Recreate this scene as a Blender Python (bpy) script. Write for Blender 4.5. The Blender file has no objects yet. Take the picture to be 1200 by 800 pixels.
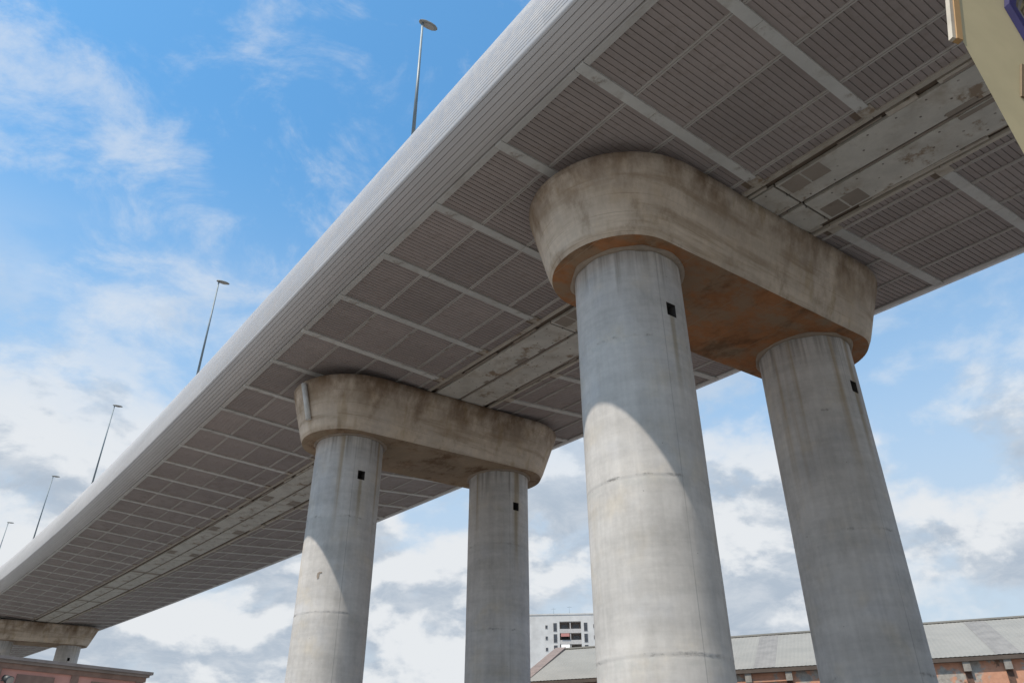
import bpy, bmesh, math, random
from mathutils import Vector, Matrix, noise
random.seed(7)
R = math.radians
C = bpy.context.scene.collection
scene = bpy.context.scene

# ------------------------------------------------------------------ helpers
class MB:
    """collects faces, links them as ONE mesh object"""
    def __init__(s): s.v=[]; s.f=[]; s.m=[]; s.sm=[]
    def quad(s, a,b,c,d, m=0, smooth=False):
        i=len(s.v); s.v+= [tuple(a),tuple(b),tuple(c),tuple(d)]; s.f.append((i,i+1,i+2,i+3)); s.m.append(m); s.sm.append(smooth)
    def face(s, pts, m=0, smooth=False):
        i=len(s.v); s.v+=[tuple(p) for p in pts]; s.f.append(tuple(range(i,i+len(pts)))); s.m.append(m); s.sm.append(smooth)
    def hexa(s, p, m=0):
        # p: 8 points, bottom 0-3 ccw seen from above, top 4-7
        for q in ((3,2,1,0),(4,5,6,7),(0,1,5,4),(1,2,6,5),(2,3,7,6),(3,0,4,7)):
            s.quad(*[p[k] for k in q], m=m)
    def box(s, x0,x1,y0,y1,z0,z1,m=0, T=None):
        p=[(x0,y0,z0),(x1,y0,z0),(x1,y1,z0),(x0,y1,z0),(x0,y0,z1),(x1,y0,z1),(x1,y1,z1),(x0,y1,z1)]
        if T: p=[T(*q) for q in p]
        s.hexa(p,m)
    def grid(s, rows, closed=False, m=0, smooth=True, flip=False):
        n=len(rows[0]); i0=len(s.v)
        for r in rows: s.v+=[tuple(p) for p in r]
        for j in range(len(rows)-1):
            for i in range(n if closed else n-1):
                k=(i+1)%n
                q=(i0+j*n+i, i0+j*n+k, i0+(j+1)*n+k, i0+(j+1)*n+i)
                s.f.append(q[::-1] if flip else q); s.m.append(m); s.sm.append(smooth)
    def tube(s, a, b, r0, r1, n=12, caps=True, m=0):
        a=Vector(a); b=Vector(b); d=(b-a).normalized()
        u=d.orthogonal().normalized(); w=d.cross(u)
        rows=[[p+(u*math.cos(t)+w*math.sin(t))*r for t in [2*math.pi*k/n for k in range(n)]] for p,r in ((a,r0),(b,r1))]
        s.grid(rows, True, m)
        if caps:
            s.face(rows[0][::-1],m); s.face(rows[1],m)
    def build(s, name, mats, parent=None, origin=(0,0,0), merge=True):
        o=Vector(origin)
        me=bpy.data.meshes.new(name)
        me.from_pydata([tuple(Vector(p)-o) for p in s.v],[],s.f)
        for mm in (mats if isinstance(mats,(list,tuple)) else [mats]): me.materials.append(mm)
        for p,mi,sm in zip(me.polygons,s.m,s.sm): p.material_index=mi; p.use_smooth=sm
        if merge:
            bm=bmesh.new(); bm.from_mesh(me)
            bmesh.ops.remove_doubles(bm, verts=bm.verts, dist=0.0005)
            bm.to_mesh(me); bm.free()
        me.update()
        ob=bpy.data.objects.new(name,me); C.objects.link(ob)
        if parent:
            ob.parent=parent
            ob.location=o-world_loc(parent)
        else: ob.location=o
        return ob
def world_loc(o):
    l=Vector(o.location)
    while o.parent: o=o.parent; l+=Vector(o.location)
    return l
def tag(o, label=None, cat=None, group=None, kind=None):
    if label: o['label']=label
    if cat: o['category']=cat
    if group: o['group']=group
    if kind: o['kind']=kind
    return o
def empty(name, loc, label, cat, group=None):
    o=bpy.data.objects.new(name,None); C.objects.link(o); o.location=loc
    o.empty_display_size=.5
    return tag(o,label,cat,group)

# ------------------------------------------------------------------ materials
class NT:
    def __init__(s,nt): s.nt=nt; s.n=nt.nodes; s.l=nt.links
    def add(s,t,**k):
        nd=s.n.new(t)
        for a,b in k.items(): setattr(nd,a,b)
        return nd
    def put(s,sock,v):
        if isinstance(v,bpy.types.NodeSocket): s.l.new(v,sock)
        elif v is not None: sock.default_value=v
    def math(s,op,a,b=None,c=None,clamp=False):
        nd=s.add('ShaderNodeMath',operation=op,use_clamp=clamp); s.put(nd.inputs[0],a)
        if b is not None: s.put(nd.inputs[1],b)
        if c is not None: s.put(nd.inputs[2],c)
        return nd.outputs[0]
    def noise(s,vec,scale,detail=4,rough=.55,dist=0):
        nd=s.add('ShaderNodeTexNoise'); s.put(nd.inputs['Vector'],vec); nd.inputs['Scale'].default_value=scale
        nd.inputs['Detail'].default_value=detail; nd.inputs['Roughness'].default_value=rough; nd.inputs['Distortion'].default_value=dist
        return nd.outputs['Fac']
    def vmul(s,vec,m):
        nd=s.add('ShaderNodeVectorMath',operation='MULTIPLY'); s.put(nd.inputs[0],vec); s.put(nd.inputs[1],m); return nd.outputs[0]
    def vadd(s,vec,m):
        nd=s.add('ShaderNodeVectorMath',operation='ADD'); s.put(nd.inputs[0],vec); s.put(nd.inputs[1],m); return nd.outputs[0]
    def step(s,v,a,b,lo=0.,hi=1.):
        nd=s.add('ShaderNodeMapRange',interpolation_type='SMOOTHSTEP'); s.put(nd.inputs[0],v); s.put(nd.inputs[1],a); s.put(nd.inputs[2],b)
        nd.inputs[3].default_value=lo; nd.inputs[4].default_value=hi; return nd.outputs[0]
    def mix(s,f,a,b,mode='MIX'):
        nd=s.add('ShaderNodeMix',data_type='RGBA',blend_type=mode,clamp_factor=True)
        s.put(nd.inputs[0],f); s.put(nd.inputs[6],col(a)); s.put(nd.inputs[7],col(b)); return nd.outputs[2]
    def sep(s,v):
        nd=s.add('ShaderNodeSeparateXYZ'); s.put(nd.inputs[0],v); return nd.outputs
    def comb(s,x,y,z):
        nd=s.add('ShaderNodeCombineXYZ'); s.put(nd.inputs[0],x); s.put(nd.inputs[1],y); s.put(nd.inputs[2],z); return nd.outputs[0]
def col(c):
    if isinstance(c,(tuple,list)) and len(c)==3: return (*c,1)
    return c
def newmat(name):
    m=bpy.data.materials.new(name); m.use_nodes=True
    nt=m.node_tree; b=nt.nodes['Principled BSDF']; t=NT(nt)
    tc=t.add('ShaderNodeTexCoord').outputs['Object']
    return m,t,b,tc
def bump(t,b,h,strength=.3,dist=.02):
    nd=t.add('ShaderNodeBump'); nd.inputs['Strength'].default_value=strength; nd.inputs['Distance'].default_value=dist
    t.put(nd.inputs['Height'],h); t.l.new(nd.outputs[0],b.inputs['Normal'])
def plain(name,c,rough=.7,metal=0,var=.12,scale=3,dirt=None,dirt_amt=.4):
    m,t,b,tc=newmat(name)
    n=t.noise(tc,scale,5); k=t.step(n,.3,.7,1-var,1+var)
    cc=t.mix(1.,c,t.comb(k,k,k),'MULTIPLY')
    if dirt: cc=t.mix(t.step(t.noise(tc,scale*.6,6,.65),.52,.72,0,dirt_amt),cc,dirt)
    t.put(b.inputs['Base Color'],cc); b.inputs['Roughness'].default_value=rough; b.inputs['Metallic'].default_value=metal
    return m

def concrete(name, base, top_stain=0.0, joints=(), tint=(.17,.15,.125), rust=.5, formwork=False, dark=.5, soft=False):
    """weathered cast concrete; local z=0 is the top of the member"""
    m,t,b,tc=newmat(name)
    oi=t.add('ShaderNodeObjectInfo').outputs['Random']
    off=t.comb(t.math('MULTIPLY',oi,37.),t.math('MULTIPLY',oi,11.),0.)
    tv=t.vadd(tc,off)
    x,y,z=t.sep(tc)
    n1=t.noise(tv,.55,6,.6); n2=t.noise(tv,6,5,.6); n3=t.noise(tv,45,3)
    streak=t.noise(t.vmul(tv,(3.2,3.2,.16)),1.,5,.62)
    fine=t.noise(t.vmul(tv,(11,11,.25)),1.,3,.5)
    band=t.noise(t.vmul(tv,(.25,.25,2.3)),1.,5,.65)
    k=t.math('ADD',t.step(n1,.25,.75,-.12,.12),t.step(band,.3,.7,-.075,.075))
    k=t.math('ADD',k,t.step(streak,.3,.7,-.055,.055)); k=t.math('ADD',k,t.step(fine,.3,.7,-.02,.02))
    k=t.math('ADD',k,t.step(n2,.25,.75,-.05,.05)); k=t.math('ADD',k,1.0)
    c=t.mix(1.,base,t.comb(k,k,k),'MULTIPLY')
    # warm and cool patches
    c=t.mix(t.step(t.noise(tv,.9,4,.6),.5,.75,0,.5),c,t.mix(1.,c,(1.08,.99,.83),'MULTIPLY'))
    c=t.mix(t.step(t.noise(t.vadd(tv,(9,4,2)),.7,4,.6),.5,.75,0,.5),c,t.mix(1.,c,(.92,.965,1.05),'MULTIPLY'))
    # grime
    g=t.step(t.noise(t.vmul(tv,(1.1,1.1,.5)),1.,8,.68),.5,.74,0,dark)
    c=t.mix(g,c,tint)
    if top_stain>0:
        if soft:
            msk=t.step(t.math('ADD',z,t.math('MULTIPLY',n1,2.2)),-.9,1.1)
            sk=t.step(t.noise(t.vmul(tv,(.8,.8,.42)),1.,8,.68),.30,.66)
        else:
            msk=t.step(t.math('ADD',z,t.math('MULTIPLY',streak,2.6)),.0,1.25)      # runs down from the top
            sk=t.step(t.noise(t.vmul(tv,(5,5,.12)),1.,4,.6),.40,.66)
        c=t.mix(t.math('MULTIPLY',t.math('MULTIPLY',msk,sk),top_stain),c,tint)
        ru=t.step(t.noise(t.vmul(t.vadd(tv,(3,7,0)),(1.9,1.9,.05)),1.,3,.5),.585,.70)
        zz=t.step(t.math('ADD',z,t.math('MULTIPLY',fine,3.)),-4.5,.5)
        c=t.mix(t.math('MULTIPLY',t.math('MULTIPLY',ru,zz),rust),c,(.27,.175,.06))
    h=t.math('ADD',t.math('MULTIPLY',n2,.5),t.math('MULTIPLY',n3,.25))
    for j in joints:
        w=t.math('ADD',z,t.math('MULTIPLY',t.math('SUBTRACT',t.noise(tv,5,5,.7),.5),.22))
        d=t.math('ABSOLUTE',t.math('ADD',w,j))
        line=t.step(d,.0,.06,1.,0.)
        spots=t.step(t.noise(tv,2.4,6,.72),.50,.66)
        c=t.mix(t.math('MULTIPLY',line,t.math('MULTIPLY',spots,.6)),c,(.11,.10,.09))
        halo=t.step(t.math('ABSOLUTE',t.math('ADD',w,j+.12)),.03,.16,.4,0.)
        c=t.mix(t.math('MULTIPLY',halo,t.step(t.noise(t.vadd(tv,(5,1,3)),2.4,5,.7),.45,.6)),c,(.44,.43,.40))
        h=t.math('SUBTRACT',h,t.math('MULTIPLY',line,spots))
    if formwork:
        hb_=t.step(t.noise(t.vmul(t.vadd(tv,(2,5,1)),(.22,.22,2.2)),1.,7,.66),.47,.68)
        c=t.mix(t.math('MULTIPLY',hb_,.5),c,(.24,.155,.085))
        # pour lines and shutter board marks
        wz=t.math('FRACT',t.math('MULTIPLY',t.math('ADD',z,t.math('MULTIPLY',n1,.1)),2.1))
        ln=t.step(t.math('ABSOLUTE',t.math('SUBTRACT',wz,.5)),.0,.03,1.,0.)
        c=t.mix(t.math('MULTIPLY',ln,t.step(n1,.4,.6,0,.35)),c,tint)
    if 'underside' in name:
        pa=t.step(t.noise(t.vmul(t.vadd(tv,(1,2,0)),(.55,.9,1)),1.,8,.68),.44,.62,0,.7)
        c=t.mix(pa,c,(.30,.225,.15))
        pb_=t.step(t.noise(t.vmul(t.vadd(tv,(6,3,0)),(.7,.5,1)),1.,8,.7),.50,.66,0,.75)
        c=t.mix(pb_,c,(.13,.065,.03))
        bl=t.math('ABSOLUTE',t.math('SUBTRACT',t.math('FRACT',t.math('DIVIDE',x,1.22)),.5))
        c=t.mix(t.math('MULTIPLY',t.step(bl,.0,.012,1.,0.),t.step(n1,.4,.6,.2,.7)),c,(.36,.29,.2))
    if joints:
        ang=t.math('ARCTAN2',y,x)
        for a0 in (-1.80,1.34):
            sd_=t.math('ABSOLUTE',t.math('SUBTRACT',t.math('ADD',ang,t.math('MULTIPLY',t.math('SUBTRACT',n1,.5),.01)),a0))
            c=t.mix(t.math('MULTIPLY',t.step(sd_,.004,.011,1.,0.),t.step(streak,.35,.6,.05,.42)),c,(.16,.155,.15))
    if joints:
        sw=t.math('ABSOLUTE',t.math('ADD',t.math('ADD',ang,1.575),t.math('MULTIPLY',t.math('SUBTRACT',n2,.5),.05)))
        run=t.math('MULTIPLY',t.step(sw,.02,.085,1.,0.),t.math('MULTIPLY',t.step(z,-4.6,-2.0),t.step(z,-1.78,-1.86)))
        c=t.mix(t.math('MULTIPLY',run,t.step(streak,.3,.6,.25,.7)),c,(.27,.215,.13))
    # blow holes
    vo=t.add('ShaderNodeTexVoronoi'); t.put(vo.inputs['Vector'],tv); vo.inputs['Scale'].default_value=2.2
    hole=t.step(vo.outputs['Distance'],.015,.035,.6,0.)
    c=t.mix(hole,c,(.09,.08,.07))
    t.put(b.inputs['Base Color'],c); b.inputs['Roughness'].default_value=.88
    b.inputs['Specular IOR Level'].default_value=.25
    bump(t,b,h,.35,.015)
    return m

def painted_metal(name, base, rough=.5, spec=.4, dirt=(.13,.10,.08), dirt_amt=.5, rust_amt=0., stretch=(1,1,1), obj_var=.08, metallic=0):
    m,t,b,tc=newmat(name)
    oi=t.add('ShaderNodeObjectInfo').outputs['Random']
    at=t.add('ShaderNodeAttribute',attribute_name='tone').outputs['Fac']
    tv=t.vmul(tc,stretch)
    n=t.noise(tv,.7,5,.6); n2=t.noise(tc,4,5,.65)
    k=t.math('ADD',t.step(n,.3,.7,.9,1.08),t.math('MULTIPLY',t.math('SUBTRACT',oi,.5),obj_var*2))
    k=t.math('ADD',k,at)
    c=t.mix(1.,base,t.comb(k,k,k),'MULTIPLY')
    c=t.mix(t.step(t.noise(tv,1.3,7,.7),.5,.72,0,dirt_amt),c,dirt)
    if rust_amt>0:
        rm=t.step(t.noise(t.vadd(tc,(5,3,1)),.9,7,.68),.56,.70)
        c=t.mix(t.math('MULTIPLY',rm,rust_amt),c,t.mix(t.step(n2,.4,.6),(.20,.115,.055),(.11,.065,.04)))
    t.put(b.inputs['Base Color'],c); b.inputs['Metallic'].default_value=metallic
    t.put(b.inputs['Roughness'],t.step(n2,.3,.7,rough-.08,rough+.12)); b.inputs['Specular IOR Level'].default_value=spec
    return m

M={}
M['slat']=painted_metal('slatted_panel_metal',(.345,.287,.262),.6,.3,(.19,.15,.125),.6,.25,obj_var=.11)
M['fascia']=painted_metal('fascia_metal',(.51,.475,.455),.42,.45,(.38,.335,.305),.45,0,stretch=(.6,.08,1),metallic=.15)
M['rib']=painted_metal('rib_metal',(.56,.535,.495),.6,.3,(.33,.285,.235),.55,1.)
M['batten']=painted_metal('batten_metal',(.47,.425,.385),.6,.3,(.28,.225,.175),.5,.7,stretch=(1,.4,1))
M['trim']=painted_metal('trim_metal',(.55,.515,.475),.6,.3,(.28,.23,.18),.5,.4,stretch=(1,.4,1))
M['chtrim']=painted_metal('channel_trim_metal',(.50,.44,.365),.7,.25,(.26,.19,.13),.7,.9,stretch=(1,.4,1))
M['recess']=painted_metal('recess_metal',(.19,.145,.11),.8,.2,(.10,.06,.035),.6,.4)
M['bare']=painted_metal('bare_patch',(.30,.25,.205),.8,.2,(.18,.13,.09),.6,.4)
def plate_mat():
    m,t,b,tc=newmat('channel_plate_paint')
    n=t.noise(tc,1.2,6,.65); n2=t.noise(tc,5,5,.65)
    k=t.step(n,.3,.7,.86,1.1)
    c=t.mix(1.,(.55,.51,.445),t.comb(k,k,k),'MULTIPLY')
    c=t.mix(t.step(t.noise(tc,.8,7,.7),.48,.68,0,.6),c,(.30,.225,.15))
    c=t.mix(t.step(t.noise(t.vadd(tc,(8,3,0)),1.1,8,.72),.56,.66,0,.8),c,(.21,.125,.06))
    # two rows of bolt heads per plate
    x,y,z=t.sep(tc)
    fy=t.math('ABSOLUTE',t.math('SUBTRACT',t.math('FRACT',t.math('ADD',t.math('DIVIDE',y,.72),t.math('MULTIPLY',t.math('FLOOR',t.math('DIVIDE',x,.42)),.5))),.5))
    fx=t.math('ABSOLUTE',t.math('SUBTRACT',t.math('FRACT',t.math('DIVIDE',x,.42)),.5))
    d=t.math('SQRT',t.math('ADD',t.math('POWER',t.math('MULTIPLY',fx,.42),2.),t.math('POWER',t.math('MULTIPLY',fy,.72),2.)))
    dot=t.step(d,.022,.036,.85,0.)
    dot=t.math('MULTIPLY',dot,t.step(n2,.36,.5))
    c=t.mix(dot,c,(.085,.06,.045))
    t.put(b.inputs['Base Color'],c); b.inputs['Roughness'].default_value=.65
    bump(t,b,t.math('ADD',n2,t.math('MULTIPLY',dot,2.)),.2,.01)
    return m
M['plate']=plate_mat()
JA=(2.5,5.87,9.35); JB=(3.35,6.85,10.3)
M['colA']=concrete('column_concrete',(.515,.485,.455),.62,JA,dark=.22)
M['colB']=concrete('column_concrete_second',(.515,.485,.455),.62,JB,dark=.22)
M['cap']=concrete('cap_concrete',(.605,.50,.395),.9,(),tint=(.15,.088,.045),formwork=True,dark=.6,rust=.3,soft=True)
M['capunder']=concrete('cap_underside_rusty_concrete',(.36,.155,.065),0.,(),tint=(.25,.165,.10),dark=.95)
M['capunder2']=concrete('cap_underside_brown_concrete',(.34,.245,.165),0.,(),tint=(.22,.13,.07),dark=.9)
M['collar']=concrete('collar_concrete',(.33,.26,.20),0.,(),dark=.6)
M['hole']=plain('drain_socket_dark',(.045,.038,.034),.9)
M['road']=plain('road_asphalt',(.06,.06,.06),.9)
M['pole']=plain('lamp_pole_paint',(.16,.20,.22),.5,0,.15,2)
M['lamp']=plain('lamp_head_grey',(.33,.33,.31),.5,0,.1,8)
M['lens']=plain('lamp_lens',(.45,.42,.38),.25)
M['white']=plain('pvc_white',(.62,.61,.58),.5,dirt=(.3,.27,.22))

# ------------------------------------------------------------------ the deck's geometry (metres, ground z=0)
Hs=14.0; EYE=1.6
XM=1.1346; FLAT=.0859; SL=.0580; SR=.0678; TILT=.0236; GR=.0619; KV=-.0038; K=.0131; S0=1.6051
Y0=.6077; DB=.2246
def DP(o,s,dz=0.):
    """o: metres across from the centre line, s: units of Hs along, dz: metres above the soffit"""
    u=o/Hs
    z=1+max(0,abs(u)-FLAT)*(SL if u<0 else SR)+TILT*u+GR*(s-.65)+KV*max(0,s-S0)**2/2
    x=XM+u
    if s<=S0: X,Y=x,s
    else:
        a=K*(s-S0); Rr=1/K; X=-Rr+(Rr+x)*math.cos(a); Y=S0+(Rr+x)*math.sin(a)
    return Vector((X*Hs,Y*Hs,z*Hs+EYE+dz))
I0,I1=-9,56
def sb(i): return Y0+i*DB
deck=empty('viaduct_deck',(XM*Hs,0,1.0*Hs+EYE),'long grey viaduct deck with slatted metal underside running over the concrete piers','viaduct')
W=.5548*Hs                           # soffit half width
LN=[(-.5548),(-.4429),(-.3259),(-.2106),(-.1426),(-.1110)]
TRW=.17; RW=.28; BW=.10
def strip(mb,o0,o1,s0,s1,z0,z1,m=0,n=1):
    """a bar hanging between heights z0<z1 above the soffit"""
    for k in range(n):
        a=s0+(s1-s0)*k/n; b=s0+(s1-s0)*(k+1)/n
        p=[DP(o0,a,z0),DP(o1,a,z0),DP(o1,b,z0),DP(o0,b,z0),DP(o0,a,z1),DP(o1,a,z1),DP(o1,b,z1),DP(o0,b,z1)]
        mb.hexa(p,m)
hw=RW/2/Hs
# --- slatted panels, one per cell between two ribs and two battens
def slat_panel(mb,o0,o1,s0,s1,pitch=.157,fine=True):
    L=(s1-s0)*Hs; n=max(1,round(L/pitch)); p=L/n
    prof=[]
    for k in range(n):
        y=k*p
        prof+= [(y+.0,.026),(y+.014,.026),(y+.020,.0),(y+p-.006,.0)]
    prof.append((L,.026))
    ra=[DP(o0,s0+y/Hs,z) for y,z in prof]; rb=[DP(o1,s0+y/Hs,z) for y,z in prof]
    mb.grid([rb,ra],False,0,False)
cells=[]
for i in range(I0,I1):
    for sgn in (-1,1):
        xs=[sgn*abs(v)*Hs for v in LN]
        for c in range(5):
            a,b=xs[c],xs[c+1]
            if a>b: a,b=b,a
            g=BW*.35
            cells.append((i,sgn,c,a+g,b-g))
CAMF=Vector((.5072,.6924,.5132)); CAMR=Vector((.8081,-.589,-.004)); CAMU=Vector((-.2995,-.4168,.8583))
def screen_size(P,area):
    d=P-Vector((0,0,EYE)); f=d.dot(CAMF)
    if f<1: return 0
    u=600+906*d.dot(CAMR)/f; v=400-906*d.dot(CAMU)/f
    if not(-40<u<1240 and -40<v<840): return 0
    return area/f**2*abs(d.normalized().z)
cells=sorted(cells,key=lambda q:-screen_size(DP((q[3]+q[4])/2,sb(q[0]+.5)),(q[4]-q[3])))
rest=MB()
for k,(i,sgn,c,a,b) in enumerate(cells):
    if k<100:
        mb=MB(); slat_panel(mb,a,b,sb(i)+hw*.96,sb(i+1)-hw*.96)
        dz_=random.uniform(-.004,.012); mb.v=[(p[0],p[1],p[2]+dz_) for p in mb.v]
        mb.build('soffit_panel',M['slat'],deck,origin=DP((a+b)/2,sb(i+.5)))
    else: slat_panel(rest,a,b,sb(i)+hw*.96,sb(i+1)-hw*.96)
tag(rest.build('soffit_panel',M['slat'],deck,origin=DP(0,sb(12))),kind='stuff')
# --- ribs
rrest=MB(); nr=0
ribs=sorted([(i,s) for i in range(I0,I1+1) for s in (-1,1)],key=lambda q:-screen_size(DP(q[1]*W*.6,sb(q[0])),1))
for i,s in ribs:
    mb=MB() if nr<100 else rrest
    jo=-.008 if s<0 else -.004
    x0,x1=sorted((s*(W-.004),s*1.90))
    q=.5*(x0+x1)+random.uniform(-1.2,1.2)          # two lengths with a visible butt joint
    strip(mb,x0,q-.012,sb(i)-hw,sb(i)+hw,-.062,.05); strip(mb,q+.012,x1,sb(i)-hw,sb(i)+hw,-.060,.05)
    strip(mb,q-.012,q+.012,sb(i)-hw*.97,sb(i)+hw*.97,-.045,.05)
    # bracket at the inner end
    e=s*1.90; e2=s*1.52
    a0,a1=sorted((e,e2)); strip(mb,a0,a1,sb(i)-hw*1.35,sb(i)+hw*1.1,-.052,.0,1)
    g0,g1=sorted((s*1.64,s*2.02)); strip(mb,g0,g1,sb(i)+hw*1.12,sb(i)+hw*2.3,-.012,.0,2)
    if nr<100: mb.build('rib',[M['rib'],M['chtrim'],M['recess']],deck,origin=DP(s*W*.6,sb(i)))
    nr+=1
tag(rrest.build('rib',[M['rib'],M['chtrim'],M['recess']],deck,origin=DP(0,sb(40))),kind='stuff')
# --- battens between ribs (one long line of battens per row)
for s in (-1,1):
    for v in (.4429,.3259,.2106,.1426):
        mb=MB(); o=s*v*Hs
        for i in range(I0,I1):
            a,b=sb(i)+hw*1.02,sb(i+1)-hw*1.02
            strip(mb,o-BW*.5,o-BW*.12,a,b,-.030,.05); strip(mb,o+BW*.12,o+BW*.5,a,b,-.030,.05)
            strip(mb,o-BW*.12,o+BW*.12,a,b,-.012,.05)
        mb.build('batten',M['batten'],deck,origin=DP(o,sb(8)))
    # edge trim beside the rounded fascia
    mb=MB(); a0,a1=sorted((s*(W-.002),s*(W-TRW)))
    for i in range(I0,I1): strip(mb,a0,a1,sb(i)+hw*1.12,sb(i+1)-hw*1.12,-.050,.05)
    mb.build('edge_trim',M['trim'],deck,origin=DP(s*W,sb(8)))
    # channel trim beam
    mb=MB(); a0,a1=sorted((s*1.48,s*1.60))
    for i in range(I0,I1):
        d=random.uniform(-.012,.012)
        strip(mb,a0,a1,sb(i)-.03/Hs+.02/Hs,sb(i+1)-.03/Hs,-.055+d,.06)
    mb.build('channel_trim',M['chtrim'],deck,origin=DP(s*1.4,sb(8)))
# --- recess behind the channel
mb=MB(); strip(mb,-1.75,1.75,sb(I0),sb(I1),.075,.16,0,(I1-I0)); mb.build('channel_recess',M['recess'],deck,origin=DP(0,sb(8)))
# --- channel plates, two rows, lengths of three bays
PL=3
for j,i in enumerate(range(I0,I1-2,PL)):
    for s in (-1,1):
        x0,x1=sorted((s*.075 -.02,s*1.205))
        if s>0: x0=.05
        a=sb(i-.06)+.03/Hs; b=sb(i+PL-.06)-.03/Hs
        mb=MB()
        strip(mb,x0,x1,a,b,-.028,.07,0,PL)
        # stepped patches where the paint panel is missing, near the plate end
        if i<16:
            w=(x1-x0)
            pa=x0+.06 if s<0 else x0+w*.45; pb=pa+w*.5
            strip(mb,pa,pb,b-1.25/Hs,b-.72/Hs,-.033,-.0285,1); strip(mb,pa,pb,b-.66/Hs,b-.10/Hs,-.033,-.0285,1)
        else:
            strip(mb,x0,x1,b-.7/Hs,b-.05/Hs,-.033,-.0285,1)
        for q in range(7 if i<14 else 0):
            y0=random.uniform(a,b-2.6/Hs); ln=random.uniform(.3,2.4)/Hs; oa=random.uniform(1.21,1.30); ob_=oa+random.uniform(.04,.16)
            u0,u1=sorted((s*oa,s*ob_)); dz_=random.uniform(-.035,.01); strip(mb,u0,u1,y0,y0+ln,dz_,.06,random.choice((1,1,2)))
        if i<14:
            for q in range(3):
                y0=random.uniform(a,b-1.2/Hs); u0,u1=sorted((s*random.uniform(.09,.14),s*random.uniform(.17,.3))); strip(mb,u0,u1,y0,y0+random.uniform(.25,1.1)/Hs,-.036-.002*q,-.0285,random.choice((1,2)))
        mb.build('channel_plate',[M['plate'],M['bare'],M['chtrim']],deck,origin=DP(0,(a+b)/2))
# cover strip / cable tray in the middle groove
mb=MB()
for j,i in enumerate(range(I0,I1-2,PL)):
    strip(mb,-.03,.06 if j%2 else .03,sb(i+.1),sb(i+PL-.6),-.02+.02*(j%2),.07,0,PL)
mb.build('groove_cover',M['bare'],deck,origin=DP(0,sb(8)))
# --- rounded fascia of long narrow boards
RHO=.088*Hs
def fascia(s):
    slope=(SL-TILT) if s<0 else (SR+TILT)
    th=math.atan(slope)
    prof=[(0.,.05,0),(.03,.05,0)]
    d,h=.03,0.
    def go(L,f0,f1,n=2):
        nonlocal d,h
        for q in range(n):
            f=R(f0+(f1-f0)*(q+.5)/n); d+=-math.sin(f)*L/n; h+=math.cos(f)*L/n
    def pt(f,inn,bd):
        f=R(f); prof.append((d-math.cos(f)*inn,h-math.sin(f)*inn,bd))
    bd=0
    for k in range(7):                                   # wide flat boards underneath
        f0=-90+k*6.; f1=f0+6.
        bd+=1; pt(f0,.03,bd); go(.006,f0,f0,1); pt(f0,0,bd); go(.060,f0,f1,1); pt((f0+f1)/2,0,bd); go(.059,f1,f1,1); pt(f1,0,bd); go(.004,f1,f1,1); pt(f1,.03,bd); go(.011,f1,f1,1)
    bd+=1; pt(-48,.0,bd)
    for k in range(4): go(.03,-48+k*10,-42+k*10,1); pt(-44+k*10,0,bd)
    for k in range(23):                                  # narrower fluted sheet on the outer face
        f0=-10+k*34./22
        bd+= (k%5==0)
        pt(f0,.0,bd); go(.075,f0,f0,1); pt(f0,.0,bd); go(.009,f0,f0,1); pt(f0,.006,bd); go(.007,f0,f0,1); pt(f0,.006,bd); go(.009,f0,f0,1)
    for k in range(6): f0=24+k*9; pt(f0,0,bd); go(.10,f0,f0+9,1)
    pt(80,0,bd); d-=1.2; pt(80,0,bd)
    n=bd
    me_v=[];f=[];tn=[]
    S=[sb(I0+q*.5) for q in range(2*(I1-I0)+1)]
    npf=len(prof)
    for q in S:
        for d,h,_ in prof:
            # d outward, h up, in the frame of the soffit slope
            o=d*math.cos(th)-h*math.sin(th); z=d*math.sin(th)+h*math.cos(th)
            e=DP(s*W,q); e2=DP(s*(W+1),q); hx=Vector((e2.x-e.x,e2.y-e.y,0)).normalized()
            me_v.append(e+hx*o+Vector((0,0,z)))
    rnd=random.Random(5+s)
    seg={}
    bounds=[rnd.randint(0,7) for _ in range(n+3)]
    for a in range(len(S)-1):
        for b in range(npf-1):
            i0=a*npf+b; qd=(i0,i0+1,i0+npf+1,i0+npf)
            f.append(qd if s>0 else qd[::-1])
            board=prof[b+1][2]; key=(board,(a+bounds[board])//8)
            if key not in seg: seg[key]=rnd.uniform(-.06,.06)
            tn.append(seg[key])
    base=DP(s*W,sb(8))
    me=bpy.data.meshes.new('fascia'); me.from_pydata([v-base for v in me_v],[],f); me.materials.append(M['fascia'])
    at=me.attributes.new('tone','FLOAT','FACE'); at.data.foreach_set('value',tn)
    me.update(); ob=bpy.data.objects.new('fascia',me); C.objects.link(ob); ob.parent=deck; ob.location=base-Vector(deck.location)
fascia(-1); fascia(1)
# --- road slab closing the top of the deck
mb=MB(); strip(mb,-W-.25,W+.25,sb(I0),sb(I1),1.2,2*RHO+.02,0,(I1-I0)); mb.build('road_slab',M['road'],deck,origin=DP(0,sb(8)))

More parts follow.
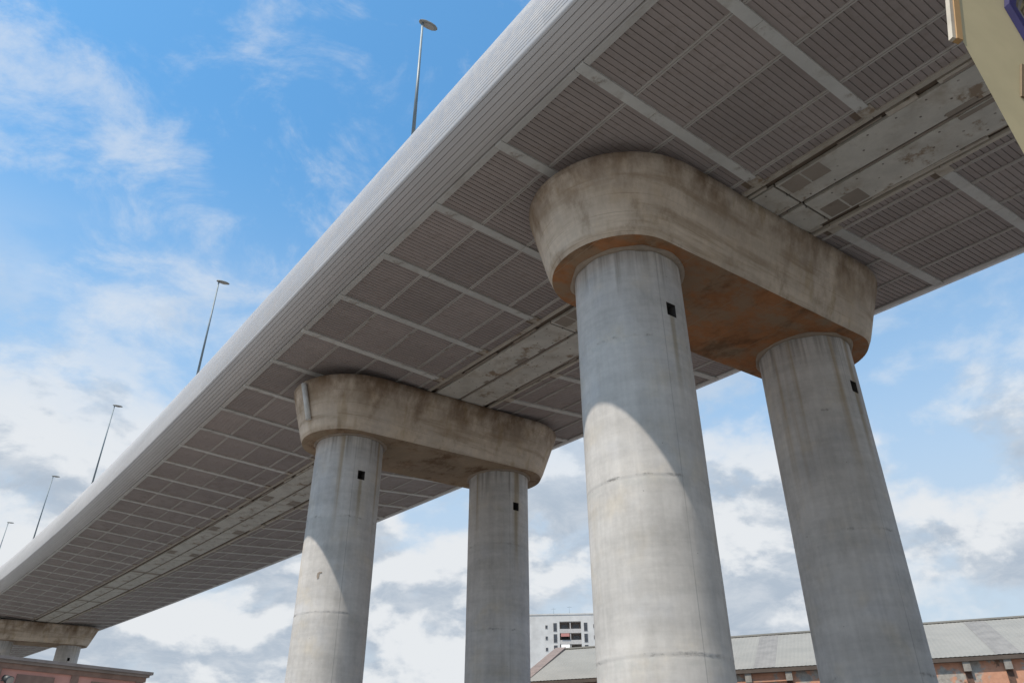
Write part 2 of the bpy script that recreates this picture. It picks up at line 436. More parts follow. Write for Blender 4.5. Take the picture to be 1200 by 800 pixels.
# ------------------------------------------------------------------ piers
def stad(cx,cy,xl,xr,w,ex,n=28,m=14):
    cl,cr=xl+ex,xr-ex; P=[]
    for k in range(n+1):
        a=math.pi/2+math.pi*k/n; P.append((cl+ex*math.cos(a),w*math.sin(a)))
    for k in range(1,m): P.append((cl+(cr-cl)*k/m,-w))
    for k in range(n+1):
        a=-math.pi/2+math.pi*k/n; P.append((cr+ex*math.cos(a),w*math.sin(a)))
    for k in range(1,m): P.append((cr+(cl-cr)*k/m,w))
    return P
def make_pier(s,label,jm,joints,ck=1.0,rk=1.0,drop_top=.0146,hole_depth=1.66,pipe=None,under_m=None):
    a=K*max(0,s-S0); ca,sa=math.cos(a),math.sin(a)
    ctr=DP(0,s); base=Vector((ctr.x,ctr.y,0)); zs=ctr.z
    root=empty('bridge_pier',base,label,'pier','concrete piers under the viaduct')
    tz=.031
    def PT(x,y,z):  # x,y in metres in the pier frame, z world
        return Vector((base.x+x*ca-y*sa, base.y+x*sa+y*ca, z))
    zt=zs-drop_top*Hs; zb=zt-.1525*Hs
    mb=MB(); rows=[]
    prm=[]
    for k in range(9):
        f=k/8
        prm.append((zb+(zt-zb)*f, -.411-.040*f, .414+.061*f, .127+.0494*f, .1186+.0708*f))
    prm[0:0]=[]
    first=True; rnd=[]
    for k,(z,xl,xr,w,ex) in enumerate(prm):
        P=stad(0,0,xl*Hs*ck,xr*Hs*ck,w*Hs*ck,ex*Hs*ck)
        row=[]
        for (x,y) in P:
            nz=noise.noise(Vector((x*.7+s*9,y*.7,z*.9)))*.025
            if k in (0,): x*=.994; y*=.985
            r=math.hypot(x,y) or 1
            row.append(PT(x+x/r*nz,y+y/r*nz,z+tz*x+(0.0 if k else 0.)))
        rows.append(row)
    # chamfer at the lower arris
    r0=[Vector((p.x,p.y,p.z+.05)) for p in rows[0]]
    ctrv=sum(rows[0],Vector())/len(rows[0])
    r00=[ctrv+(p-ctrv)*.985 for p in rows[0]]
    mb.grid(rows,True,0,True)
    n=len(rows[0])
    under=[ (q,0) for q in rows[0]]
    mb.face(rows[0][::-1],1); mb.face(rows[-1],0)
    cap=mb.build('pier_cap',[M['cap'],under_m],root,origin=PT(0,0,zt))
    for e in cap.data.polygons:
        if len(e.vertices)>4: e.use_smooth=False
    rc=.09625*Hs*rk
    for x in (-.268*Hs,.2698*Hs):
        ztop=zb+tz*x+.01
        mb=MB(); NS=120
        hc=-90-math.degrees(0)     # socket faces along the deck, towards the near side
        hd=.15/rc
        angs=sorted([2*math.pi*k/NS-math.pi for k in range(NS)]+[R(hc)-hd,R(hc)+hd])
        angs=[q for q in angs if not (R(hc)-hd<q<R(hc)+hd)]
        zl=[0.,-.25,-hole_depth+.18,-hole_depth-.18]
        for j in joints: zl+=[-j+.05,-j+.012,-j-.02,-j-.06]
        zl+= [-k*1.0 for k in range(1,int(ztop))]+[-ztop-.2]
        zl=sorted(set(q for q in zl if q>=-ztop-.2),reverse=True)
        def rad(z,t):
            r=rc+noise.noise(Vector((math.cos(t)*2+s*3+x,math.sin(t)*2,z*.5)))*.008
            for j in joints:
                if abs(z+j-.012)<.004: r+=.004
                if abs(z+j+.02)<.004: r-=.003
            return r
        rows=[[PT(x+rad(z,t)*math.cos(t),rad(z,t)*math.sin(t),ztop+z) for t in angs] for z in zl]
        nn=len(angs); i0=len(mb.v)
        for r in rows: mb.v+=[tuple(p) for p in r]
        hi=next(k for k in range(nn) if abs(angs[k]-(R(hc)-hd))<1e-6)
        for jz in range(len(rows)-1):
            for k in range(nn):
                if k==hi and zl[jz]<=-hole_depth+.181 and zl[jz+1]>=-hole_depth-.181: continue
                k2=(k+1)%nn
                mb.f.append((i0+(jz+1)*nn+k,i0+(jz+1)*nn+k2,i0+jz*nn+k2,i0+jz*nn+k)); mb.m.append(0); mb.sm.append(True)
        colm=mb.build('column',jm,root,origin=PT(x,0,ztop))
        # square socket lining the hole
        hb=MB(); za,zc=ztop-hole_depth+.18,ztop-hole_depth-.18
        t0,t1=R(hc)-hd,R(hc)+hd
        fr=[PT(x+(rc-.006)*math.cos(t),(rc-.006)*math.sin(t),z) for t,z in((t0,zc),(t1,zc),(t1,za),(t0,za))]
        bk=[PT(x+(rc-.45)*math.cos(t),(rc-.45)*math.sin(t),z) for t,z in((t0*1,zc),(t1,zc),(t1,za),(t0,za))]
        for q in range(4): hb.quad(fr[q],bk[q],bk[(q+1)%4],fr[(q+1)%4])
        hb.quad(*bk)
        hb.build('drain_socket',M['hole'],colm,origin=fr[0])
        if pipe and x<0:
            ch=MB(); t0=R(-141); zc_=ztop-5.55
            pts=[(u*.55,v*.6) for u,v in [(-.10,.10),(.02,.17),(.22,.16),(.24,.10),(.06,.06),(.05,-.2),(-.05,-.26),(-.12,-.12)]]
            ring_=[PT(x+(rc+.012)*math.cos(t0+u/rc),(rc+.012)*math.sin(t0+u/rc),zc_+v) for u,v in pts]
            ch.face(ring_); inn=[PT(x+(rc-.05)*math.cos(t0+u/rc),(rc-.05)*math.sin(t0+u/rc),zc_+v) for u,v in pts]
            for q in range(8): ch.quad(ring_[q],inn[q],inn[(q+1)%8],ring_[(q+1)%8])
            ch.build('spall_patch',M['bare'],colm,origin=ring_[0])
        # rough mortar collar where the column meets the cap
        cb=MB(); rr=[]
        for k in range(72):
            t=2*math.pi*k/72; nz=noise.noise(Vector((math.cos(t)*3+x,math.sin(t)*3,s)))
            ro=rc+.12+.07*nz; hgt=.07+.05*nz
            rr.append([PT(x+r*math.cos(t),r*math.sin(t),ztop-.008+tz*r*math.cos(t)-h) for r,h in((ro,-.02),(ro-.01,hgt*.6),(rc+.05,hgt),(rc-.01,hgt*.9))])
        rows=[[rr[k][q] for k in range(72)] for q in range(4)]
        cb.grid(rows,True,0,True,flip=True)
        cb.build('collar',M['collar'],cap,origin=PT(x,0,ztop))
    for bx in (-3.6,3.6):
        bb=MB(); bb.box(bx-.45,bx+.45,-.4,.4,zt-.05,zt+.17,T=lambda x,y,z:PT(x,y,z+tz*x)); bb.build('bearing',M['hole'],root,origin=PT(bx,0,zt))
    if pipe:
        pb=MB(); x0=(-.444*Hs)*ck
        pb.tube(PT(x0-.10,pipe,zt-.15+tz*x0),PT(x0+.30,pipe+.0,zb+.5+tz*x0),.11,.11,14)
        pb.build('drain_pipe',M['white'],root,origin=PT(x0,pipe,zt))
    return root
make_pier(.8213,'nearest concrete pier with a rusty orange cap underside on two thick columns',M['colA'],JA,under_m=M['capunder'])
make_pier(1.9884,'second concrete pier, a white drain pipe at its cap end, behind the nearest pier',M['colB'],JB,pipe=-.6,under_m=M['capunder2'])
make_pier(8.1273,'farthest small concrete pier rising behind the pink building',M['colB'],JB,ck=1.0,rk=1.0,under_m=M['capunder2'])

# ------------------------------------------------------------------ street lamps on the deck
lab=['tallest street lamp, highest against deep blue sky at the deck edge',
     'second street lamp on the deck edge, below the tallest lamp and beside white cloud',
     'third street lamp along the deck edge, middle one of the five',
     'fourth street lamp along the deck edge, thin against pale cloud',
     'fifth and farthest street lamp, its top just inside the left side of the photo']
def make_lamp(s,h,label):
    b=DP(-.55*Hs,s,2*RHO+.02); hx=(DP(-.55*Hs+1,s)-DP(-.55*Hs,s)); hx.z=0; hx.normalize()
    hy=Vector((-hx.y,hx.x,0))
    root=empty('street_lamp',b,label,'street lamp','street lamps along the viaduct edge')
    top=b+Vector((0,0,h))
    mb=MB(); mb.tube(b,b+Vector((0,0,.9)),.10,.095,16); mb.tube(b+Vector((0,0,.9)),top,.066,.038,16)
    mb.box(-.2,.2,-.2,.2,0,.03,T=lambda x,y,z:b+hx*x+hy*y+Vector((0,0,z)))
    mb.build('pole',M['pole'],root,origin=b)
    # flat oval head reaching over the road
    hm=MB(); L=.78; rows=[]
    for (k,w,t) in ((-.14,.04,.03),(-.08,.10,.06),(.06,.15,.07),(.28,.165,.075),(.46,.14,.06),(.57,.08,.035),(.61,.02,.01)):
        rows.append([top+hx*k+hy*(w*math.cos(a))+Vector((0,0,.02+k*.06+t*math.sin(a)*(1 if math.sin(a)>0 else .55))) for a in [2*math.pi*q/16 for q in range(16)]])
    hm.grid(rows,True,0,True); hm.face(rows[0]); hm.face(rows[-1][::-1])
    hd=hm.build('lamp_head',M['lamp'],root,origin=top)
    lm=MB(); lm.face([top+hx*(.27+.2*math.cos(a))+hy*(.115*math.sin(a))+Vector((0,0,-.030+.06*(.27+.2*math.cos(a)))) for a in [-2*math.pi*q/18 for q in range(18)]])
    lm.build('lens',M['lens'],hd,origin=top)
for s,h,l in ((1.185,7.3,lab[0]),(2.845,7.75,lab[1]),(4.61,8.1,lab[2]),(6.19,7.7,lab[3]),(7.735,7.4,lab[4])):
    make_lamp(s,h,l)

# ------------------------------------------------------------------ warehouse
A=Vector((32.96,36.91,0)); T=Vector((.5367,-.8438,0)); N=Vector((.8438,.5367,0))
def WT(t,n,z): return A+T*t+N*n+Vector((0,0,z))
ze,zr=6.4+EYE,9.4+EYE
wh=empty('warehouse',WT(15,8,0),'long warehouse with grey corrugated roof and peeling orange plaster walls behind the piers','warehouse')
def plaster():
    m,t,b,tc=newmat('peeling_orange_plaster')
    n=t.noise(tc,.8,7,.62); n2=t.noise(tc,5,5,.6)
    c=t.mix(t.step(n2,.3,.7),(.60,.31,.20),(.52,.26,.165))
    c=t.mix(t.step(n,.50,.56),c,t.mix(t.step(n2,.35,.65),(.42,.385,.34),(.30,.27,.24)))
    c=t.mix(t.step(t.noise(t.vadd(tc,(4,2,1)),1.1,6,.65),.60,.66),c,(.22,.13,.09))
    t.put(b.inputs['Base Color'],c); b.inputs['Roughness'].default_value=.95; bump(t,b,n,.4,.03); return m
def roofmat():
    m,t,b,tc=newmat('grey_roof_sheets')
    n=t.noise(tc,.5,6,.6); n2=t.noise(t.vmul(tc,(3,3,.6)),1.,5,.6)
    c=t.mix(t.step(n,.3,.7),(.275,.26,.235),(.235,.225,.205)); c=t.mix(t.step(n2,.5,.75,0,.35),c,(.22,.205,.19))
    t.put(b.inputs['Base Color'],c); b.inputs['Roughness'].default_value=.7; return m
M['plaster']=plaster(); M['roofs']=roofmat(); M['roofs'].node_tree.nodes['Principled BSDF'].inputs['Specular IOR Level'].default_value=.1
M['skyl']=plain('translucent_roof_sheet',(.205,.19,.175),.8,0,.12,1.5)
M['eave']=plain('brown_eave',(.10,.075,.06),.8); M['verge']=plain('brown_verge',(.21,.16,.14),.85,dirt=(.12,.1,.09))
M['butt']=plain('grey_render',(.30,.275,.245),.95,0,.2,2,dirt=(.15,.12,.1)); M['winb']=plain('brown_shutter',(.12,.065,.045),.8,0,.3,4)
t0,t1,dep=-5.,34.,16.
mb=MB()
mb.box(t0+.15,t1,.15,dep-.15,0,ze-.02,T=WT)
for tt in (t0+.15,t1):
    mb.face([WT(tt,.15,ze-.02),WT(tt,8,zr-.12),WT(tt,dep-.15,ze-.02)][::(-1 if tt<0 else 1)])
mb.build('wall',M['plaster'],wh,origin=WT(0,0,0))
def corr(mb,ta,tb,lift=0.,m=0):
    n=int((tb-ta)/.22); 
    for side in (0,1):
        lo=[];hi=[]
        for k in range(2*n+1):
            t=ta+(tb-ta)*k/(2*n); w=.014*(k%2)+lift
            if side==0: lo.append(WT(t,-.10,ze-.04+w)); hi.append(WT(t,8,zr+w))
            else: lo.append(WT(t,dep+.45,ze-.17+w)); hi.append(WT(t,8,zr+w))
        mb.grid([lo,hi],False,m,False,flip=(side==1))
mb=MB(); corr(mb,t0,t1)
for tt in (t0,t1): mb.quad(WT(tt,-.10,ze-.16),WT(tt,8,zr-.13),WT(tt,8,zr),WT(tt,-.10,ze-.04))
mb.box(t0,t1,7.8,8.2,zr-.02,zr+.08,T=WT)
roof=mb.build('roof',M['roofs'],wh,origin=WT(0,0,ze))
for tt in (9.1,21.0,32.):
    sm=MB(); corr(sm,tt,tt+1.15,.012); sm.build('skylight_strip',M['skyl'],roof,origin=WT(tt,0,ze))
vb=MB()
p=[WT(t0-.02,-.55,ze-.42),WT(t0+.75,-.55,ze-.42),WT(t0+.75,8,zr-.08),WT(t0-.02,8,zr-.08)]
vb.hexa([*p,*[q+Vector((0,0,.24)) for q in p]]); vb.build('verge',M['verge'],wh,origin=WT(t0,0,ze))
eb=MB(); eb.box(t0+.8,t1,-.09,.14,ze-.26,ze-.07,T=WT); eb.build('eave',M['eave'],wh,origin=WT(0,0,ze))
cb=MB(); cb.box(t0+.8,11.,.09,.147,ze-.72,ze-.62,T=WT); cb.build('string_course',M['plaster'],wh,origin=WT(0,0,ze))
k=0
for tt in [-3.2,-.9,1.4,3.7,6.0,8.75,10.9,13.3,15.6,17.7,19.55,21.4,23.6,25.8,28.]:
    bb=MB(); bb.box(tt-.17,tt+.17,-.04,.146,ze-.72,ze-.262,T=WT); bb.build('bracket',M['butt'],wh,origin=WT(tt,0,ze))
    wb=MB(); wb.box(tt-.15,tt+.15,.11,.148,ze-1.62,ze-.74,T=WT); wb.build('window',M['winb'],wh,origin=WT(tt,0,ze))

# small shed roof peeking over the ridge
sh=empty('shed',WT(9,24,0),'grey gabled roof just peeking over the warehouse ridge beside the nearest pier','shed')
def ST(t,n,z): return WT(t,n,z)
mb=MB(); mb.box(-1.,6.2,20,30,0,10.2,T=ST); mb.build('wall',M['butt'],sh,origin=ST(0,24,0))
mb=MB(); zz=14.25
mb.hexa([ST(-1.8,19.5,10.2),ST(2.6,19.5,zz),ST(2.6,30.5,zz),ST(-1.8,30.5,10.2),ST(-1.8,19.5,10.4),ST(2.6,19.5,zz+.2),ST(2.6,30.5,zz+.2),ST(-1.8,30.5,10.4)])
mb.hexa([ST(2.6,19.5,zz),ST(7.,19.5,10.2),ST(7.,30.5,10.2),ST(2.6,30.5,zz),ST(2.6,19.5,zz+.2),ST(7.,19.5,10.4),ST(7.,30.5,10.4),ST(2.6,30.5,zz+.2)])
mb.face([ST(-1.8,20,10.2),ST(7,20,10.2),ST(2.6,20,zz)]); mb.build('roof',M['roofs'],sh,origin=ST(0,24,10))

# ------------------------------------------------------------------ apartment block
P0=Vector((134.0,174.5,0)); P1=Vector((146.95,163.7,0))
TA=(P1-P0).normalized(); NA=Vector((TA.y,-TA.x,0))            # NA faces the camera
if NA.dot(-P0)<0: NA=-NA
WA=(P1-P0).length
def AT(t,n,z): return P0+TA*t-NA*n+Vector((0,0,z))
ap=empty('apartment_building',AT(9,6,0),'white apartment block with small windows and a central stack of balconies','building')
M['awall']=plain('white_render',(.60,.58,.56),.9,0,.08,.4,dirt=(.42,.4,.38),dirt_amt=.35)
M['glass']=plain('window_glass_dark',(.06,.065,.075),.2,0,.3,2); M['slab']=plain('balcony_slab',(.50,.47,.45),.9); M['loggia']=plain('loggia_wall',(.20,.17,.155),.9)
zt=45.6+.3; fl=2.85
tcA,tcB=7.55,13.35     # loggia bay
mb=MB(); xL,xR=-4.5,24.
mb.box(xL,tcA,0,12,0,zt,T=AT); mb.box(tcB,xR,0,12,0,zt,T=AT); mb.box(tcA,tcB,1.8,12,0,zt-1.75,T=AT); mb.box(tcA,tcB,0,12,zt-1.75,zt,T=AT)
mb.box(xL-.1,xR+.1,-.1,12.1,zt,zt+.35,T=AT)
aw=mb.build('wall',M['awall'],ap,origin=AT(9,6,0))
mb=MB(); mb.box(tcA+.02,tcB-.02,1.76,1.795,0,zt-1.8,T=AT); mb.build('loggia_back',M['loggia'],ap,origin=AT(9,2,0))
floors=[zt-1.75-fl*k for k in range(0,12)]
awn={0:None,1:(.28,.12,.11),2:(.75,.68,.58),3:None}
for k,zf in enumerate(floors[:11]):
    z0=zf-fl
    if z0<0: break
    bm_=MB(); bm_.box(tcA+.01,tcB-.01,.05,1.75,z0-.12,z0+.12,T=AT); bm_.box(tcA+.01,tcB-.01,.05,.14,z0+.122,z0+.95,T=AT)
    bm_.box((tcA+tcB)/2-.12,(tcA+tcB)/2+.12,.15,1.74,z0+.13,zf-.13,T=AT)
    bal=bm_.build('balcony',M['slab'],ap,origin=AT(10,1,z0))
    gl=MB(); gl.box(tcA+.5,tcA+2.2,1.70,1.755,z0+.13,z0+2.3,T=AT); gl.box(tcB-2.2,tcB-.5,1.70,1.755,z0+.13,z0+2.3,T=AT); gl.build('balcony_door',M['glass'],bal,origin=AT(10,1.7,z0))
    if k in (1,2,3):
        a0=tcA+.3; c={1:(.30,.13,.12),2:(.72,.70,.68),3:(.70,.58,.30)}[k]
        mt=plain('awning_cloth',c,.9,0,.1,3)
        aa=MB(); o_=0 if k<3 else 3.0
        p=[AT(a0+o_,-.35,z0+1.75),AT(a0+o_+2.3,-.35,z0+1.75),AT(a0+o_+2.3,.1,zf-.2),AT(a0+o_,.1,zf-.2)]
        aa.hexa([*p,*[q+Vector((0,0,.06)) for q in p]]); aa.build('awning',mt,bal,origin=p[0])
    for w,h,tt in ((.55,.8,4.0),(.9,2.1,6.35),(.9,2.1,14.6),(.6,.9,17.)):
        hh=z0+1.1 if h<1 else z0+.35
        fm=MB(); fm.box(tt-w/2-.08,tt+w/2+.08,-.05,.06,hh-.1,hh+h+.08,T=AT); wf=fm.build('window',M['slab'],ap,origin=AT(tt,0,hh))
        pm=MB(); pm.box(tt-w/2,tt+w/2,-.075,-.052,hh,hh+h,T=AT); pm.build('pane',M['glass'],wf,origin=AT(tt,0,hh))
for tt,h in ((6.,2.2),(10.4,2.6)):
    an=MB(); an.tube(AT(tt,3,zt+.3),AT(tt,3,zt+.3+h),.05,.03,6); an.tube(AT(tt-.6,3,zt+h),AT(tt+.6,3,zt+h),.03,.03,6); an.build('antenna',M['pole'],ap,origin=AT(tt,3,zt))

# ------------------------------------------------------------------ pink building
B0=Vector((2.46,32.93,0)); B1=Vector((7.69,34.18,0)); TB=(B1-B0).normalized(); NB=Vector((TB.y,-TB.x,0))
if NB.y>0: NB=-NB
LB=(B1-B0).length
def BT(t,n,z): return B0+TB*t-NB*n+Vector((0,0,z))
zc=4.4+EYE
pk=empty('pink_building',BT(2.5,3,0),'low pink building with brown cornice in front of the farthest pier','building')
M['pink']=plain('pink_plaster',(.68,.36,.30),.92,0,.1,1.2,dirt=(.45,.27,.22)); M['pkb']=plain('brown_stone',(.30,.20,.16),.92,0,.15,3); M['corn']=plain('cornice_grey',(.33,.28,.255),.9,0,.12,3)
mb=MB(); mb.box(-9.,LB-.22,0,6.5,0,zc-.33,T=BT); mb.build('wall',M['pink'],pk,origin=BT(0,0,0))
mb=MB(); mb.box(-9.2,LB,-.24,6.7,zc-.10,zc,T=BT); mb.box(-9.1,LB-.08,-.14,6.6,zc-.19,zc-.102,T=BT); mb.build('cornice',M['corn'],pk,origin=BT(0,0,zc))
mb=MB(); mb.box(-9.05,LB-.16,-.07,6.55,zc-.36,zc-.192,T=BT); mb.build('frieze',M['pkb'],pk,origin=BT(0,0,zc))
for tt in (.05,2.62,5.0-.0,-2.4):
    pb=MB(); pb.box(tt-.13,tt+.13,-.06,.0-.003,0,zc-.362,T=BT); pb.build('pilaster',M['pkb'],pk,origin=BT(tt,0,0))
for tt in (1.32,3.85,-1.2):
    pb=MB(); pb.box(tt-.62,tt+.62,-.05,-.003,zc-.82,zc-.50,T=BT); pb.box(tt-.5,tt+.5,-.03,-.003,1.,zc-1.0,T=BT); pb.build('wall_panel',M['pkb'],pk,origin=BT(tt,0,2))
fl_=empty('floodlight',BT(.28,-.1,zc-.75),'small dark floodlight on the pink wall','floodlight')
mb=MB(); mb.tube(BT(.28,-.0,zc-.75),BT(.28,-.22,zc-.72),.025,.025,8); mb.build('arm',M['pole'],fl_,origin=BT(.28,0,zc-.75))
mb=MB(); mb.tube(BT(.28,-.16,zc-.66),BT(.40,-.42,zc-.78),.09,.15,16); mb.build('housing',plain('floodlight_black',(.05,.055,.055),.5),fl_,origin=BT(.28,-.2,zc-.7))
mb=MB(); mb.tube(BT(.401,-.422,zc-.781),BT(.408,-.44,zc-.788),.135,.13,16); mb.build('lens',M['lens'],fl_,origin=BT(.4,-.42,zc-.78))

# ------------------------------------------------------------------ cream sign board, close by on the right
KP=Vector((6.84,1.486,0)); KT=Vector((.9659,-.2588,0)); KN=Vector((-.2588,-.9659,0))
def KW(t,n,z): return KP+KT*t-KN*n+Vector((0,0,z+EYE))
Wk=4.0
ki=empty('sign_board',KW(Wk/2,.3,-EYE),'cream sign board with tan trim and a blue angular frame at the top right','sign')
M['cream']=plain('cream_paint',(.435,.355,.205),.8,0,.05,1.5,dirt=(.30,.25,.16),dirt_amt=.3); M['tan']=plain('tan_trim',(.36,.21,.085),.7,0,.1,3); M['blue']=plain('blue_frame_paint',(.02,.018,.095),.35,0,.1,3)
M['brown']=plain('brown_panel',(.17,.115,.06),.7); M['chrome']=plain('bright_metal_edge',(.7,.7,.68),.25,.9); M['palemetal']=plain('pale_flashing',(.42,.36,.28),.5)
out=[(.42,3.2),(Wk-.42,3.2),(Wk,6.70),(Wk-.26*2.3,6.7+.8*2.3),(.26*2.3,6.7+.8*2.3),(0,6.70)]
out[0]=(.34,3.0); out[1]=(Wk-.34,3.0)
def inset(p,k): cx,cz=Wk/2,6.0; return (cx+(p[0]-cx)*k,cz+(p[1]-cz)*k)
mb=MB(); f_=[KW(t,0,z) for t,z in out]; b_=[KW(*(lambda q:(q[0],.06,q[1]))(inset(p,.90))) for p in out]
mb.face(f_); mb.face(b_[::-1])
for k in range(6): mb.quad(f_[k],b_[k],b_[(k+1)%6],f_[(k+1)%6])
mb.build('panel',M['cream'],ki,origin=KW(2,0,6))
for sgn in (0,1):
    def q(t): return t if sgn==0 else Wk-t
    def ed(d0,d1,n0,n1,name,mat):
        m=MB(); tb,zb_,tt_,zt_=0.,6.70,.598,8.54
        m.hexa([KW(q(tb+d0),n0,zb_),KW(q(tb+d1),n0,zb_),KW(q(tb+d1),n1,zb_),KW(q(tb+d0),n1,zb_),KW(q(tt_+d0),n0,zt_),KW(q(tt_+d1),n0,zt_),KW(q(tt_+d1),n1,zt_),KW(q(tt_+d0),n1,zt_)])
        m.build(name,mat,ki,origin=KW(q(0),0,7))
    ed(-.085,-.003,-.012,.05,'edge_trim',M['tan'])
    ed(-.135,-.088,.0,.05,'flashing',M['palemetal'])
mb=MB(); mb.box(.55,Wk-.55,-.05,.12,8.545,8.63,T=KW); mb.build('top_cap',M['palemetal'],ki,origin=KW(2,0,8.5))
for tt in (Wk/2-.7,Wk/2+.7):
    mb=MB(); mb.tube(KW(tt,.26,-EYE),KW(tt,.26,7.9),.14,.14,16)
    mb.box(tt-.2,tt+.2,.063,.24,6.9,7.1,T=KW); mb.box(tt-.2,tt+.2,.063,.24,4.4,4.6,T=KW)
    mb.build('post',M['pole'],ki,origin=KW(tt,.4,-EYE))
def ring(mb,o1,o2,n0,n1):
    k=len(o1)
    for i in range(k):
        j=(i+1)%k
        a=[KW(*p) for p in ((o1[i][0],n0,o1[i][1]),(o1[j][0],n0,o1[j][1]),(o2[j][0],n0,o2[j][1]),(o2[i][0],n0,o2[i][1]))]
        b=[KW(*p) for p in ((o1[i][0],n1,o1[i][1]),(o1[j][0],n1,o1[j][1]),(o2[j][0],n1,o2[j][1]),(o2[i][0],n1,o2[i][1]))]
        mb.hexa([*b,*a])
def octo(d):
    L=[(1.05+d,7.75),(1.27+d*.9,8.24-d),(2.73-d*.9,8.24-d),(2.95-d,7.75),(2.89-d,7.02+d),(1.11+d,7.02+d)]
    return L[::-1]
mb=MB(); ring(mb,octo(0),octo(.10),-.07,.0-.003); mb.build('blue_frame',M['blue'],ki,origin=KW(2,0,7.6))
mb=MB(); ring(mb,octo(.15),octo(.185),-.05,-.003); mb.build('inner_frame',M['chrome'],ki,origin=KW(2,0,7.6))
mb=MB(); ring(mb,octo(.235),octo(.275),-.045,-.003); mb.build('dark_frame',M['brown'],ki,origin=KW(2,0,7.6))
mb=MB(); mb.hexa([KW(.52,-.02,6.08),KW(3.3,-.02,6.08),KW(3.3,-.003,6.08),KW(.52,-.003,6.08),KW(.80,-.02,6.68),KW(3.1,-.02,6.68),KW(3.1,-.003,6.68),KW(.80,-.003,6.68)])
mb.build('plaque',M['brown'],ki,origin=KW(2,0,6.4))

# ------------------------------------------------------------------ ground
def ground_mat():
    m,t,b,tc=newmat('ground_concrete_asphalt')
    n=t.noise(tc,.15,8,.65); n2=t.noise(tc,9,4)
    c=t.mix(t.step(n,.35,.65),(.135,.132,.128),(.185,.18,.172)); c=t.mix(t.step(n2,.4,.7,0,.3),c,(.16,.15,.14))
    t.put(b.inputs['Base Color'],c); b.inputs['Roughness'].default_value=.95; bump(t,b,n2,.3,.02); return m
mb=MB(); G=24; S=3000
rows=[[(-S+2*S*i/G,-S+2*S*j/G,0) for i in range(G+1)] for j in range(G+1)]
mb.grid(rows,False,0,False)
tag(mb.build('ground',ground_mat()),kind='structure')

# ------------------------------------------------------------------ sky, sun
SUN_AZ,SUN_EL=R(266),R(63.0)
world=bpy.data.worlds.new('World'); scene.world=world; world.use_nodes=True
t=NT(world.node_tree); bg=t.n['Background']; bg.inputs['Strength'].default_value=.15
sky=t.add('ShaderNodeTexSky',sky_type='NISHITA'); sky.sun_disc=False; sky.sun_elevation=SUN_EL; sky.sun_rotation=SUN_AZ
sky.air_density=1.3; sky.dust_density=.8; sky.ozone_density=1.6
d=t.add('ShaderNodeTexCoord').outputs['Generated']
x,y,z=t.sep(d)
zi=t.math('ADD',t.math('MAXIMUM',z,0.),.22)
pv=t.comb(t.math('DIVIDE',x,zi),t.math('DIVIDE',y,zi),0.)
CAMV=lambda u,v:(CAMF+CAMR*((u-600)/906)+CAMU*((400-v)/906)).normalized()
def blob(u,v,rad,amt):
    c=CAMV(u,v); nd=t.add('ShaderNodeVectorMath',operation='DOT_PRODUCT'); t.put(nd.inputs[0],d); nd.inputs[1].default_value=c
    return t.step(nd.outputs['Value'],math.cos(R(rad)),1.,0.,amt)
bias=None
for b_ in [(210,300,8,.06),(60,430,12,.06),(30,560,10,.06),(80,150,7,.03),(370,210,5,.04),(440,110,5,.04),
           (330,60,12,-.035),(560,60,10,-.05),(150,120,5,.05),(10,60,5,.05),(180,195,5,.05),(20,300,7,-.06),(150,30,8,-.05),(90,260,6,-.04),(1150,380,15,-.14),(1120,500,10,-.03),(470,640,8,.05),(880,680,10,.08),(1100,600,9,.05),(880,470,10,-.03)]:
    q=blob(*b_); bias=q if bias is None else t.math('ADD',bias,q)
low=t.step(z,.60,.30)                     # more cloud towards the horizon
n1=t.noise(t.vadd(pv,(3.1,1.7,0.)),3.0,10,.60,.35)
n2=t.noise(t.vadd(pv,(7.3,2.2,4.)),6.5,9,.66,.5)
den=t.math('ADD',t.math('MULTIPLY',n1,.68),t.math('MULTIPLY',n2,.32))
den=t.math('ADD',den,bias)
# high thin cloud: wispy, translucent
dh=t.math('ADD',t.math('ADD',t.math('MULTIPLY',n1,.42),t.math('MULTIPLY',n2,.58)),t.math('MULTIPLY',bias,.9))
hi=t.math('MULTIPLY',t.step(dh,.48,.68),.55)
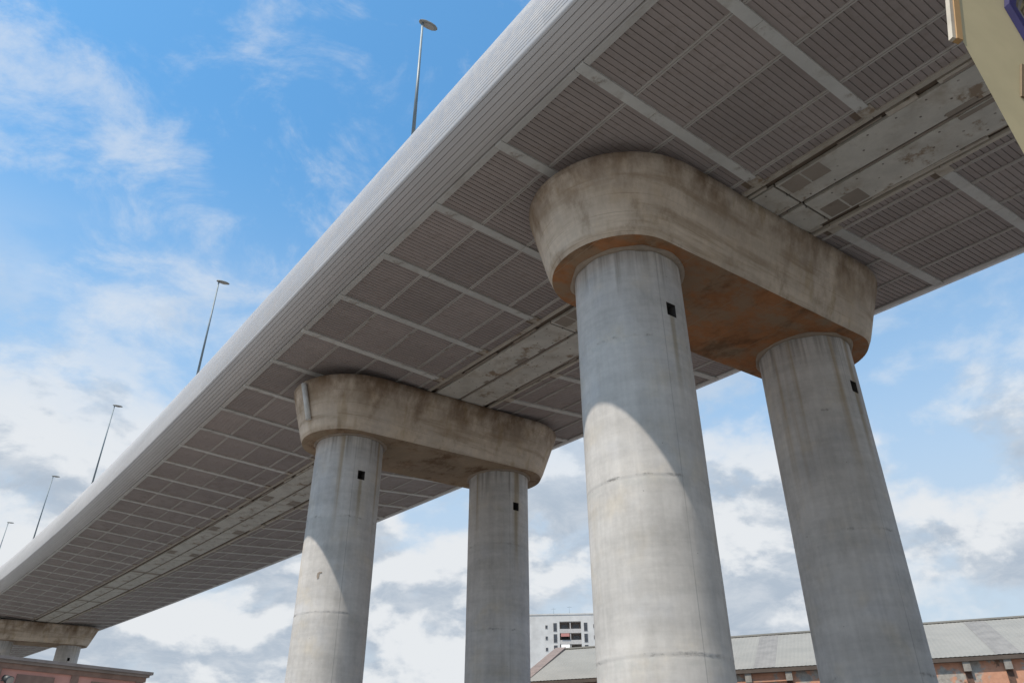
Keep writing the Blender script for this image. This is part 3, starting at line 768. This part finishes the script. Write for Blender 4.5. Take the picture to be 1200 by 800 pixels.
# lower cumulus: firmer edges
dv=t.vmul(d,(1.,1.,1.75))
m1=t.noise(t.vadd(dv,(2.3,5.1,.7)),4.6,10,.56,.15)
m2=t.noise(t.vadd(dv,(2.3,5.1,.755)),4.6,10,.56,.15)      # the same field a little higher up: what lies above
dl=t.math('ADD',t.math('MULTIPLY',m1,1.),t.math('MULTIPLY',bias,.6))
dl=t.math('ADD',dl,t.step(z,.34,.12,0.,.07))
lo=t.step(dl,.39,.53)
amt=t.math('ADD',t.math('MULTIPLY',hi,t.math('SUBTRACT',1.,low)),t.math('MULTIPLY',lo,t.math('MULTIPLY',low,.93)))
shade=t.step(t.math('ADD',m2,t.math('MULTIPLY',t.math('SUBTRACT',m2,m1),1.2)),.43,.60)
shade=t.math('MULTIPLY',shade,t.math('MULTIPLY',low,t.step(n2,.3,.65,.55,.95)))
cc=t.mix(shade,(3.85,3.95,4.05),(1.95,2.3,2.75))
skyc=t.mix(1.,sky.outputs[0],(.47,.84,.97),'MULTIPLY')
haze=t.mix(t.step(z,.72,.2,0.,.92),skyc,t.mix(t.step(z,.5,.15),(2.5,3.2,4.05),(2.75,3.2,3.7)))
final=t.mix(amt,haze,cc)
t.put(bg.inputs['Color'],final)
sl=bpy.data.lights.new('sun',type='SUN'); sl.energy=3.7; sl.angle=R(.53); sl.color=(1,.93,.82)
so=bpy.data.objects.new('sun',sl); C.objects.link(so)
sd=Vector((math.sin(SUN_AZ)*math.cos(SUN_EL),math.cos(SUN_AZ)*math.cos(SUN_EL),math.sin(SUN_EL)))
so.rotation_euler=sd.to_track_quat('Z','Y').to_euler(); so.location=sd*60

# ------------------------------------------------------------------ camera
cam=bpy.data.cameras.new('camera'); co=bpy.data.objects.new('camera',cam); C.objects.link(co)
cam.sensor_width=36; cam.lens=906.0/1200*36; cam.clip_end=9000; cam.clip_start=.05
co.matrix_world=Matrix(((CAMR.x,CAMU.x,-CAMF.x,0),(CAMR.y,CAMU.y,-CAMF.y,0),(CAMR.z,CAMU.z,-CAMF.z,EYE),(0,0,0,1)))
scene.camera=co
scene.view_settings.view_transform='Standard'; scene.view_settings.look='None'; scene.view_settings.exposure=.5; scene.view_settings.gamma=1
scene.view_settings.use_curve_mapping=False
scene.cycles.max_bounces=8; scene.cycles.diffuse_bounces=5
